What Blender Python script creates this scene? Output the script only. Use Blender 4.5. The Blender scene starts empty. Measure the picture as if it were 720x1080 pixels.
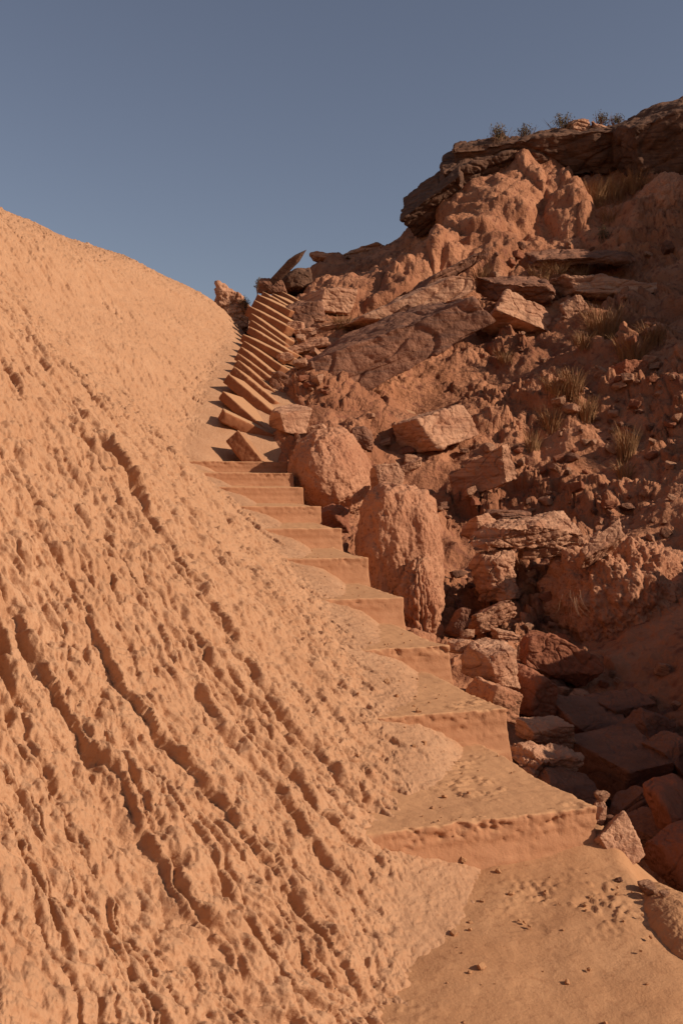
import bpy, math, random
import numpy as np
from mathutils import Vector, Matrix, Euler

random.seed(7)
scene = bpy.context.scene
COL = scene.collection
F = 1050.0                      # focal length in photo pixels (35 mm lens, 36 mm tall frame)

def at(px, py, d):              # a photo pixel at depth d metres -> a point in the place (eye at the origin)
    return np.array([(px - 360.0) / F * d, d, (540.0 - py) / F * d])

# ------------------------------------------------------------------ noise
def _h(ix, iy, iz, seed):
    h = (ix.astype(np.uint32) * np.uint32(374761393) + iy.astype(np.uint32) * np.uint32(668265263)
         + iz.astype(np.uint32) * np.uint32(2147483647) + np.uint32((seed * 974634377 + 12345) & 0xffffffff))
    h = (h ^ (h >> np.uint32(13))) * np.uint32(1274126177)
    h = (h ^ (h >> np.uint32(16))) * np.uint32(2246822519)
    return h ^ (h >> np.uint32(15))

def perlin(x, y, z, seed=0):
    x = np.asarray(x, np.float32); y = np.asarray(y, np.float32) + 0 * x; z = np.asarray(z, np.float32) + 0 * x
    x0 = np.floor(x); y0 = np.floor(y); z0 = np.floor(z)
    fx, fy, fz = x - x0, y - y0, z - z0
    ix, iy, iz = x0.astype(np.int32), y0.astype(np.int32), z0.astype(np.int32)
    u = fx * fx * fx * (fx * (fx * 6 - 15) + 10)
    v = fy * fy * fy * (fy * (fy * 6 - 15) + 10)
    w = fz * fz * fz * (fz * (fz * 6 - 15) + 10)
    def g(dx, dy, dz):
        h = _h(ix + dx, iy + dy, iz + dz, seed)
        a = (h & np.uint32(1023)).astype(np.float32) / 511.5 - 1
        b = ((h >> np.uint32(10)) & np.uint32(1023)).astype(np.float32) / 511.5 - 1
        c = ((h >> np.uint32(20)) & np.uint32(1023)).astype(np.float32) / 511.5 - 1
        return a * (fx - dx) + b * (fy - dy) + c * (fz - dz)
    l = lambda a, b, t: a + (b - a) * t
    return l(l(l(g(0,0,0), g(1,0,0), u), l(g(0,1,0), g(1,1,0), u), v),
             l(l(g(0,0,1), g(1,0,1), u), l(g(0,1,1), g(1,1,1), u), v), w) * 1.25

def fbm(x, y, z, oct=4, seed=0, gain=.5):
    r = 0; a = 1.0; f = 1.0
    for i in range(oct):
        r = r + a * perlin(x * f, y * f, z * f, seed + i)
        a *= gain; f *= 2.03
    return r

def worley(x, y, seed=0):       # F1, F2 and a random value of the nearest cell, in the plane
    x0 = np.floor(x); y0 = np.floor(y)
    f1 = np.full(x.shape, 9., np.float32); f2 = f1.copy(); rv = np.zeros(x.shape, np.float32)
    for i in (-1, 0, 1):
        for j in (-1, 0, 1):
            h = _h((x0 + i).astype(np.int32), (y0 + j).astype(np.int32), np.zeros(x.shape, np.int32), seed)
            cx = x0 + i + (h & np.uint32(1023)).astype(np.float32) / 1023
            cy = y0 + j + ((h >> np.uint32(10)) & np.uint32(1023)).astype(np.float32) / 1023
            d = np.sqrt((x - cx) ** 2 + (y - cy) ** 2)
            near = d < f1
            f2 = np.where(near, f1, np.minimum(f2, d))
            rv = np.where(near, ((h >> np.uint32(20)) & np.uint32(1023)).astype(np.float32) / 1023, rv)
            f1 = np.where(near, d, f1)
    return f1, f2, rv

def sstep(a, b, x):
    t = np.clip((x - a) / (b - a), 0, 1)
    return t * t * (3 - 2 * t)

def smin(a, b, k):
    h = np.clip(.5 + .5 * (b - a) / k, 0, 1)
    return b + (a - b) * h - k * h * (1 - h)

# ------------------------------------------------------------------ mesh helpers
def mesh_from(V, Q, name, smooth=True):
    V = np.asarray(V, np.float32); Q = np.asarray(Q, np.int32)
    n = Q.shape[1]
    me = bpy.data.meshes.new(name)
    me.vertices.add(len(V)); me.vertices.foreach_set('co', V.ravel())
    me.loops.add(Q.size); me.loops.foreach_set('vertex_index', Q.ravel())
    me.polygons.add(len(Q)); me.polygons.foreach_set('loop_start', np.arange(0, Q.size, n, dtype=np.int32))
    me.update(calc_edges=True)
    if smooth:
        me.polygons.foreach_set('use_smooth', np.ones(len(Q), bool))
    return me

def link(name, me, mat, parent=None):
    o = bpy.data.objects.new(name, me)
    COL.objects.link(o)
    if mat and not me.materials: me.materials.append(mat)
    if parent: o.parent = parent
    return o

def tag(o, label, cat, group=None):
    o['label'] = label; o['category'] = cat; o['kind'] = 'thing'
    if group: o['group'] = group
    return o

def grid_quads(nr, nc):
    i = np.arange((nr - 1) * (nc - 1)); r = i // (nc - 1); c = i % (nc - 1)
    a = r * nc + c
    return np.stack([a, a + 1, a + nc + 1, a + nc], 1)

_cube = {}
def cube_grid(n):               # closed cube surface, n quads a side, coordinates -1..1
    if n in _cube: return _cube[n]
    idx = {}; V = []; Q = []
    def vid(p):
        if p not in idx:
            idx[p] = len(V); V.append(p)
        return idx[p]
    for ax in range(3):
        for s in (0, n):
            b, c = (ax + 1) % 3, (ax + 2) % 3
            for i in range(n):
                for j in range(n):
                    q = []
                    for (di, dj) in ((0,0),(1,0),(1,1),(0,1)):
                        p = [0,0,0]; p[ax] = s; p[b] = i + di; p[c] = j + dj
                        q.append(vid(tuple(p)))
                    Q.append(q if s else q[::-1])
    V = np.array(V, float) / n * 2 - 1
    _cube[n] = (V, np.array(Q))
    return _cube[n]

def vnormals(V, Q):
    n = np.cross(V[Q[:,2]] - V[Q[:,0]], V[Q[:,3]] - V[Q[:,1]])
    N = np.zeros_like(V)
    for k in range(4): np.add.at(N, Q[:,k], n)
    return N / (np.linalg.norm(N, axis=1, keepdims=True) + 1e-9)

def rock_shape(dims, seed, n=24, cuts=8, boxy=.5, k=.06, rough=.05, strata=0., lumpy=0., gap=.0):
    """dims: full sizes in metres. A convex body of random facets, worn edges, then weathered."""
    rg = np.random.RandomState(seed)
    V, Q = cube_grid(n)
    D = V / np.linalg.norm(V, axis=1, keepdims=True)
    r = None
    pl = []
    for ax in range(3):
        for s in (-1, 1):
            v = np.zeros(3); v[ax] = s
            v = v + rg.normal(0, .16, 3); pl.append((v / np.linalg.norm(v), 1.0 - .12 * rg.rand() if boxy > 0 else 1.15))
    for i in range(cuts):
        v = rg.normal(0, 1, 3); v /= np.linalg.norm(v)
        pl.append((v, (1.08 + .25 * boxy) - .25 * rg.rand()))
    for v, d in pl:
        c = np.maximum(D @ v, .05)
        rr = np.minimum(d / c, 3)
        r = rr if r is None else smin(r, rr, k * 2)
    P = D * r[:, None]
    m = np.abs(P).max(0); P /= m
    P = P * np.asarray(dims) / 2
    sc = float(np.mean(dims))
    N = vnormals(P, Q)
    q = P / sc
    disp = rough * sc * (fbm(q[:,0]*2.2, q[:,1]*2.2, q[:,2]*2.2, 7, seed, .60) - .45 * np.sqrt(np.abs(perlin(q[:,0]*7, q[:,1]*7, q[:,2]*9, seed + 5)) + .003) * (-1) - .2 - .5 * np.exp(-(perlin(q[:,0]*2.5, q[:,1]*2.5, q[:,2]*4, seed + 6) / .035) ** 2))
    if lumpy:
        disp = disp + lumpy * sc * np.abs(perlin(q[:,0]*4, q[:,1]*4, q[:,2]*4, seed + 9))
    if strata:
        zz = q[:,2] * 7 + 1.2 * perlin(q[:,0]*1.3, q[:,1]*1.3, q[:,2]*1.3, seed + 3)
        lay = np.floor(zz); fr = zz - lay
        hv = (_h(lay.astype(np.int32), lay.astype(np.int32)*0, lay.astype(np.int32)*0, seed) & np.uint32(255)).astype(float) / 255 - .5
        side = 1 - np.abs(N[:,2]) ** 2
        disp = disp + strata * sc * side * (hv * 1.2 - .9 * np.exp(-(fr / .16) ** 2) - .9 * np.exp(-((fr-1) / .16) ** 2))
    P = P + N * disp[:, None]
    return P, Q

def slab_shape(L, D, H, seed, nx=70, r=.014, chip=.03, rough=.004):
    """cast block: x length, y depth, z height, top at z=0, front at y=0; chipped arrises"""
    nd = max(4, int(nx * D / L)); nh = max(4, int(nx * H / L))
    def face(nu, nv): return np.meshgrid(np.linspace(0,1,nu+1), np.linspace(0,1,nv+1), indexing='ij')
    Vs = []; Qs = []; off = 0
    def add(U, W, f, flip):
        nonlocal off
        P = f(U.ravel(), W.ravel()); nr, nc = U.shape
        q = grid_quads(nr, nc) + off
        Vs.append(P); Qs.append(q[:, ::-1] if flip else q); off += len(P)
    st = lambda *a: np.stack(a, 1)
    o = lambda u: u * 0
    U, W = face(nx, nh)
    add(U, W, lambda u, w: st(u*L, o(u), -w*H), True); add(U, W, lambda u, w: st(u*L, o(u)+D, -w*H), False)
    U, W = face(nx, nd)
    add(U, W, lambda u, w: st(u*L, w*D, o(u)), True); add(U, W, lambda u, w: st(u*L, w*D, o(u)-H), False)
    U, W = face(nd, nh)
    add(U, W, lambda u, w: st(o(u), u*D, -w*H), False); add(U, W, lambda u, w: st(o(u)+L, u*D, -w*H), True)
    V = np.concatenate(Vs); Q = np.concatenate(Qs)
    key = np.round(V * 1e4).astype(np.int64)
    _, first, inv = np.unique(key, axis=0, return_index=True, return_inverse=True)
    inv = inv.ravel()
    V = V[first]; Q = inv[Q]
    # normals must point out: flip check by centroid
    c = V.mean(0)
    nrm = np.cross(V[Q[:,2]] - V[Q[:,0]], V[Q[:,3]] - V[Q[:,1]])
    cen = V[Q].mean(1) - c
    bad = (nrm * cen).sum(1) < 0
    Q[bad] = Q[bad][:, ::-1]
    half = np.array([L, D, H]) / 2; cc = np.array([L/2, D/2, -H/2])
    p = V - cc
    n1 = fbm(V[:,0]*7, V[:,1]*7, V[:,2]*7, 3, seed)
    n2 = fbm(V[:,0]*22, V[:,1]*22, V[:,2]*22, 2, seed + 5)
    n3 = perlin(V[:,0]*45, V[:,1]*45, V[:,2]*45, seed + 7)
    rr = r + chip * np.clip(n1 - .1, 0, 1) + chip * .8 * np.clip(n2 - .05, 0, 1) + chip * .25 * np.clip(n3, 0, 1)
    rr = np.minimum(rr, half.min() * .8)[:, None]
    inner = np.clip(p, -(half - rr), half - rr)
    d = p - inner
    ln = np.linalg.norm(d, axis=1, keepdims=True)
    p = np.where(ln > 1e-9, inner + d / np.maximum(ln, 1e-9) * np.minimum(ln, rr), p)
    V = p + cc
    N = vnormals(V, Q)
    top = np.clip(N[:,2], 0, 1)
    V = V + N * (rough * (n1 + n2) * (1 - .85 * top))[:, None]
    return V, Q

# ------------------------------------------------------------------ materials
def mat(name, c1, c2, scale=3., c3=None, s3=.6, bump=.3, bscale=30., rough=.95, bdist=.02, stretch=None, layers=None, fine=None, dust=None):
    m = bpy.data.materials.new(name); m.use_nodes = True
    nt = m.node_tree; N = nt.nodes; Lk = nt.links
    b = N['Principled BSDF']; b.inputs['Roughness'].default_value = rough
    b.inputs['Specular IOR Level'].default_value = .12
    tc = N.new('ShaderNodeTexCoord'); vec = tc.outputs['Object']
    if stretch:
        mp = N.new('ShaderNodeMapping'); mp.inputs['Scale'].default_value = stretch
        Lk.new(vec, mp.inputs['Vector']); vec = mp.outputs['Vector']
    def noise(s, det=6, r=.6):
        n = N.new('ShaderNodeTexNoise'); n.inputs['Scale'].default_value = s
        n.inputs['Detail'].default_value = det; n.inputs['Roughness'].default_value = r
        Lk.new(vec, n.inputs['Vector']); return n.outputs['Fac']
    def ramp(sock, lo, hi):
        r = N.new('ShaderNodeMapRange'); r.inputs['From Min'].default_value = lo; r.inputs['From Max'].default_value = hi
        Lk.new(sock, r.inputs['Value']); return r.outputs['Result']
    def mix(f, a, bb):
        x = N.new('ShaderNodeMix'); x.data_type = 'RGBA'
        Lk.new(f, x.inputs['Factor'])
        for s, v in ((x.inputs[6], a), (x.inputs[7], bb)):
            if isinstance(v, tuple): s.default_value = (*v, 1)
            else: Lk.new(v, s)
        return x.outputs[2]
    col = mix(ramp(noise(scale), .3, .7), c1, c2)
    if c3: col = mix(ramp(noise(s3, 4), .48, .68), col, c3)
    if layers:                                   # thin bedding streaks of the rock itself
        mp = N.new('ShaderNodeMapping'); mp.inputs['Scale'].default_value = (1.2, 1.2, layers[0])
        Lk.new(tc.outputs['Object'], mp.inputs['Vector'])
        n = N.new('ShaderNodeTexNoise'); n.inputs['Scale'].default_value = 1.5; n.inputs['Detail'].default_value = 5
        Lk.new(mp.outputs['Vector'], n.inputs['Vector'])
        col = mix(ramp(n.outputs['Fac'], .5, .62), col, layers[1])
    if dust:                                     # pale dust settled on upward faces
        gm = N.new('ShaderNodeNewGeometry'); sx = N.new('ShaderNodeSeparateXYZ'); Lk.new(gm.outputs['Normal'], sx.inputs[0])
        col = mix(ramp(sx.outputs['Z'], .45, .85), col, dust)
    if fine:                                     # speckle of grit
        col = mix(ramp(noise(fine[0], 2, .5), .56, .7), col, fine[1])
    Lk.new(col, b.inputs['Base Color'])
    bp = N.new('ShaderNodeBump'); bp.inputs['Strength'].default_value = bump; bp.inputs['Distance'].default_value = bdist
    a = N.new('ShaderNodeMath'); a.operation = 'ADD'
    Lk.new(noise(bscale, 8, .65), a.inputs[0]); Lk.new(noise(bscale * .25, 4), a.inputs[1])
    Lk.new(a.outputs[0], bp.inputs['Height']); Lk.new(bp.outputs['Normal'], b.inputs['Normal'])
    return m

M = {
 'mud':   mat('sunbaked_mud', (.415,.208,.108), (.492,.265,.146), 4., (.44,.227,.121), .8, .4, 60, bdist=.016, fine=(60, (.40,.195,.10))),
 'sand':  mat('path_sand', (.42,.200,.093), (.49,.250,.123), 5., (.45,.221,.104), 1.2, .35, 110, bdist=.008, fine=(45, (.39,.185,.088))),
 'cliff': mat('cliff_mud', (.34,.135,.065), (.50,.22,.115), 1.6, (.26,.098,.048), .5, .7, 14, bdist=.08, fine=(9, (.24,.09,.05))),
 'concrete': mat('dusty_concrete', (.375,.168,.082), (.44,.205,.105), 6., (.35,.150,.072), 2., .4, 110, bdist=.006, dust=(.52,.265,.130)),
 'slab': mat('weathered_red_concrete_shaded', (.27,.098,.042), (.35,.138,.062), 9., (.21,.076,.034), 3., .4, 110, bdist=.006, dust=(.48,.25,.125)),  # redder concrete, its fronts also darkened in colour to deepen their shade
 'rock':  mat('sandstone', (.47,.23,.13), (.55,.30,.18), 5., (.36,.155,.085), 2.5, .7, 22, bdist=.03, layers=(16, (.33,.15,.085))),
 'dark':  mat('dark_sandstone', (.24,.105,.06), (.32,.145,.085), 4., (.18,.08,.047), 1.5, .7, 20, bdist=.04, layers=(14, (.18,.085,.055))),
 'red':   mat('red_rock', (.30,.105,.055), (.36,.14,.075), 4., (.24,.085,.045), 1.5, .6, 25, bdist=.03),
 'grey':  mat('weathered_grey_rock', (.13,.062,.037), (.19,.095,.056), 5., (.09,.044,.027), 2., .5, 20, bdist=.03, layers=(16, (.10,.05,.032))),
 'mound': mat('lumpy_mud', (.43,.19,.10), (.52,.25,.14), 5., (.36,.145,.075), 2.2, .7, 35, bdist=.02, fine=(40, (.30,.115,.06))),
 'straw': mat('dry_straw', (.25,.12,.052), (.36,.185,.085), 8., None, .6, .1, 50),
 'scrub': mat('scrub_leaf', (.12,.08,.04), (.17,.115,.058), 8., None, .6, .1, 50),
 'root':  mat('dead_root', (.20,.105,.06), (.27,.145,.085), 8., None, .6, .1, 50),
}

# ------------------------------------------------------------------ the ramp that the stairs climb
STEPS = [  # photo pixel of the right tread corner, depth, visible left end
 (630,851,3.36,375), (535,747,4.20,400), (475,681,5.04,385), (426,630,5.88,345), (389,588,6.72,315),
 (361,557,7.56,290), (339,534,8.40,265), (320,514,9.24,240), (310,499,10.0,217), (303,487,10.7,203)]
FY = np.array([-3, 0, 1.5, 2.3, 3.1, 4.0, 4.8, 5.7, 6.5, 7.3, 8.1, 9.0, 9.7, 10.5, 11.6, 13, 15, 17, 19, 21, 24])
FX = np.array([-.1, .04, .16, .20, .27, .22, .14, -.05, -.25, -.46, -.70, -1.0, -1.29, -1.55, -1.62, -1.66, -1.66, -1.68, -1.62, -1.5, -1.5])
FZ = np.array([-1.6,-1.5,-1.34,-1.25,-1.06,-.80,-.66,-.49,-.31,-.14, .03, .22, .38, .53, .97, 1.63, 2.45, 3.36, 4.05, 4.1, 3.6])
def lerp_smooth(y, ys, vs, wd=.35):
    return (np.interp(y - wd, ys, vs) + 2 * np.interp(y, ys, vs) + np.interp(y + wd, ys, vs)) / 4

CX = np.array([-20, -9.0, -7.2, -5.56, -4.86, -3.56, -2.6, -2.1, -1.7, -1.2, 2.0])
CZ = np.array([5.2, 5.1, 4.95, 4.68, 4.48, 4.17, 3.93, 3.62, 3.06, 2.6, 1.7])

def hill_height(x, y):
    w = lerp_smooth(y, FY, FX) - x + .06 * (1 - sstep(9.5, 11, y))
    zf = lerp_smooth(y, FY, FZ) - .06 * (1 - sstep(10.5, 12, y))
    # gentle silt apron, then the steep flank; falls away under the stairs on the other side
    up = .28 * np.clip(w, 0, None) + .76 * (np.sqrt(np.clip(w - .10, 0, None) ** 2 + .03) - np.sqrt(.03 + 0*w))
    up = up * (1 + .10 * np.clip((6 - y) / 4, -.3, .6))
    v = np.clip(-w, 0, None)
    dn = -(.26 * v + 1.1 * v * v * (1 - sstep(10.8, 11.8, y)))
    a = zf + up + dn
    c = lerp_smooth(x, CX, CZ, .25) - .09 * (17 - y) - .02 * np.clip(y - 17, 0, None) ** 2
    return smin(a, c, .6)

def fan(avals, yvals):
    A, Y = np.meshgrid(avals, yvals)
    return A * Y, Y

def displace(X, Y, Z, disp, push=None):
    gx = np.gradient(X, axis=1), np.gradient(Y, axis=1), np.gradient(Z, axis=1)
    gy = np.gradient(X, axis=0), np.gradient(Y, axis=0), np.gradient(Z, axis=0)
    n = np.stack([gx[1]*gy[2]-gx[2]*gy[1], gx[2]*gy[0]-gx[0]*gy[2], gx[0]*gy[1]-gx[1]*gy[0]], -1)
    n *= np.sign(n[..., 2:3] + 1e-12)
    n /= np.linalg.norm(n, axis=-1, keepdims=True) + 1e-9
    P = np.stack([X, Y, Z], -1) + n * disp[..., None]
    if push is not None: P = P + push
    return P

def build_hill():
    av = np.concatenate([np.linspace(-2.2, -.60, 80, endpoint=False), np.linspace(-.60, -.40, 180, endpoint=False), np.linspace(-.40, .20, 830)])
    yv = np.concatenate([np.geomspace(.45, 1.1, 90, endpoint=False), np.geomspace(1.1, 19.5, 1500, endpoint=False), np.linspace(19.5, 26, 20)])
    X, Y = fan(av, yv)
    X = X.astype(np.float32); Y = Y.astype(np.float32)
    Z = hill_height(X, Y)
    Z = Z + .10 * fbm(X * .8, Y * .8, Z * .8, 2, 3) * sstep(.2, 1.0, lerp_smooth(Y, FY, FX) - X)
    w = lerp_smooth(Y, FY, FX) - X
    s = (X * .88 - Y * .47) * 1.3
    t = X * .47 + Y * .88
    wrp = t + .16 * fbm(s * 1.0, t * 1.1, 0.3, 3, 21) + .045 * fbm(s * 5, t * 6, 0, 3, 25) + .022 * perlin(s * 16, t * 18, 0, 27) + .009 * perlin(s * 40, t * 44, 0, 28)
    d = np.zeros_like(X)
    flank = sstep(-.06, .22, w + .10 * fbm(s * 2.5, t * 2.5, 0, 3, 19)); flank = np.maximum(flank, .14 * (1 - sstep(9.5, 10.5, Y)))
    up = 1 - .35 * sstep(7.5, 11, Y)
    # overlapping tongues of dried mud: the low side of each drops into a rill
    for fr, amp, sd in ((2.3, .038, 31), (4.9, .033, 41), (8.5, .026, 51), (15., .015, 58)):
        ph = wrp * fr + .8 * perlin(s * .4 * fr ** .5, t * .5 * fr ** .5, 0, sd)
        cell = np.floor(ph); sw = ph - cell
        nb = perlin(s * .6 * (fr / 2.3) ** .7, t * 1.2 * (fr / 2.3) ** .5, 0, sd + 1) + .35 * perlin(s * 2.6, t * 2.2, 0, sd + 2)
        on = sstep(.0, .34, nb + .04)
        ed = .035 * fr / 2.3
        prof = np.exp(-sw * 3.4) * sstep(0, ed, sw) - .5 * np.exp(-((1 - sw) / .10) ** 2) - .5 * np.exp(-(sw / ed) ** 2)
        d = d + amp * on * prof * flank * up
    # popcorn crust: rounded billows meeting in sharp creases, drawn out downhill
    s = s + .03 * perlin(s * 7, t * 7, 2, 66); t = t + .02 * perlin(s * 7, t * 7, 6, 67)
    p1 = np.abs(perlin(s * 2.3 + .5 * perlin(s * 3, t * 3, 0, 60), t * 4.6, 0, 61))
    p2 = np.abs(perlin(s * 5.2 + .4 * perlin(s * 6, t * 6, 0, 62), t * 9.5, 3, 63))
    p3 = np.abs(perlin(s * 13 + .3 * p2, t * 20, 7, 64))
    p4 = np.abs(perlin(s * 30, t * 42, 9, 65))
    m1 = sstep(-.5, .45, fbm(s * 1.1, t * 1.3, 0, 2, 72))
    m2 = sstep(-.45, .4, fbm(s * 2.2, t * 2.4, 3, 2, 74))
    p5 = np.abs(perlin(s * 62, t * 78, 4, 68))
    q = lambda p: np.sqrt(p + .006) - .45
    d = d + flank * up * (.046 * m1 * q(p1) + .050 * (.3 + .7 * m2) * q(p2))
    d = d + (flank * .92 + .08) * up * (.040 * (.4 + .6 * m1) * q(p3) + .018 * (.5 + .5 * m2) * q(p4) + .006 * q(p5))
    # fine rills running straight down the flank
    n1 = perlin(wrp * 7.5, s * .40, 3, 86); n2 = perlin(wrp * 11, s * .7, 7, 87)
    d = d - flank * up * (.034 * np.exp(-(n1 / .045) ** 2) * sstep(-.15, .2, perlin(s * .8, t * 1.5, 0, 88)) + .016 * np.exp(-(n2 / .06) ** 2))
    # separate nodules that stand proud
    f1, f2, rv = worley(s * 14, t * 20, 73)
    d = d + .009 * (flank * .9 + .1) * up * (rv > .6) * (1 - np.clip(f1 * 1.8, 0, 1) ** 2)
    d = d + (.010 * flank + .003) * fbm(s * 12, t * 16, 0, 5, 81, .66)
    P = displace(X, Y, Z, d)
    lat = np.array([-.47, -.88, -.1], np.float32)
    P = P + lat * (np.clip(d, -.03, .07) * .4)[..., None]     # lips lean out over the rills
    o = link('hill', mesh_from(P.reshape(-1, 3), grid_quads(*X.shape), 'hill'), M['mud'])
    o['kind'] = 'structure'

# ------------------------------------------------------------------ right-hand slope: thin-plate surface through points in view and points out of frame
CP = [at(*p) for p in [
 # gully beside the stairs, then out to the right, row by row
 (690,885,4.7), (620,876,5.2), (720,822,5.6), (560,785,6.1), (640,778,6.6), (700,700,7.0), (560,725,7.0), (600,700,7.6),
 (490,690,8.0), (720,640,8.0), (470,655,8.8), (640,665,8.2), (720,575,9.0), (640,590,9.2), (560,610,9.3),
 (480,590,10.2), (600,540,10.6), (720,510,10.3), (480,540,11.2), (540,500,11.6), (620,480,11.8), (700,450,12.0),
 (440,440,14.2), (490,430,13.8), (560,430,13.5), (640,410,13.6), (720,390,13.6),
 (480,358,18.2), (560,355,16.4), (650,345,16.2), (720,335,16.2), (430,388,18.0), (405,425,14.6),
 (330,435,12.4), (322,390,14.6), (330,345,17.0), (345,312,19.4), (400,345,17.2), (390,320,19.0),
 (440,305,20.0), (520,300,20.0), (600,290,20.2), (720,275,20.5),
 (400,292,21.8), (480,255,22.0), (560,245,22.2), (640,235,22.5), (720,215,22.8),
 (445,275,24.0), (500,210,24.6), (575,178,25.2), (650,180,25.4), (720,172,25.6)]]
CP += [np.array(p, float) for p in [  # unseen right bank and rear ridge among these are raised to cast shade
 (1.15,2.2,-1.75), (1.3,3.2,-1.75), (2.2,2.6,-1.0), (4.0,2.8,.0), (6,3,1.0), (2.2,4.15,-.68), (4,4.4,.2), (6.5,4.8,1.5),
 (2.4,5.2,-.72), (3.2,6.4,-.32), (5,6.2,.6), (8,6.5,2.2), (4.5,8,.25), (7,8,1.5), (6,10.2,1.7), (9,10.5,3.4), (6.5,13,3.3), (9,13.5,5.0),
 (7.5,16.2,5.0), (10.5,16.5,7.5), (10,20,8.6), (10.5,23,10.0), (13,20,9.5),
 (1.15,4.3,-1.6), (.80,5.1,-1.45), (.62,6.1,-1.2), (.42,7.0,-.95), (.18,7.9,-.75), (-.05,8.8,-.45), (-.3,9.8,-.1), (-.5,11,.4),
 (0,4.5,-1.9), (-.8,8,-1.2), (-1.6,12,.2), (-1.4,15,1.2), (-1.3,18,2.9), (-1.6,21,3.6), (-3,22,3.6),
 (-.9,20.5,4.4), (-.7,23,4.75), (.5,24,5.3), (1.3,25,5.9), (-2.2,28.5,5.6), (-1.4,28.5,6.4), (-.5,29,7.25), (.4,29,7.4), (1.3,29,7.5), (3.2,28.5,9.4), (3,31,9.6), (-3,26,4.5), (3.2,26.4,8.5), (6,27,9.2), (9.2,26.5,10.0), (12,27,10.5),
 (6,32,10.6), (12,32,11.4), (-2,32,5.4), (.5,32,6.9), (-.6,2,-2.0), (0.3,1,-2.0), (2,1,-1.2), (4,.8,.0)]]
CP = np.array(CP)
def tps_fit(pts, lam=.02):
    n = len(pts); d = np.linalg.norm(pts[:,None,:2] - pts[None,:,:2], axis=2)
    K = np.where(d > 0, d * d * np.log(d + 1e-9), 0) + lam * np.eye(n)
    Pm = np.hstack([np.ones((n,1)), pts[:,:2]])
    Mx = np.vstack([np.hstack([K, Pm]), np.hstack([Pm.T, np.zeros((3,3))])])
    return np.linalg.solve(Mx, np.concatenate([pts[:,2], np.zeros(3)]))
TW = tps_fit(CP)
def slope_height(x, y):
    x = np.asarray(x, float); sh = x.shape; xf = x.ravel(); yf = np.asarray(y, float).ravel()
    out = TW[-3] + TW[-2] * xf + TW[-1] * yf
    for i, (cx, cy, _) in enumerate(CP):
        r2 = (xf - cx) ** 2 + (yf - cy) ** 2
        out += TW[i] * .5 * r2 * np.log(r2 + 1e-12)
    return out.reshape(sh)

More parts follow.
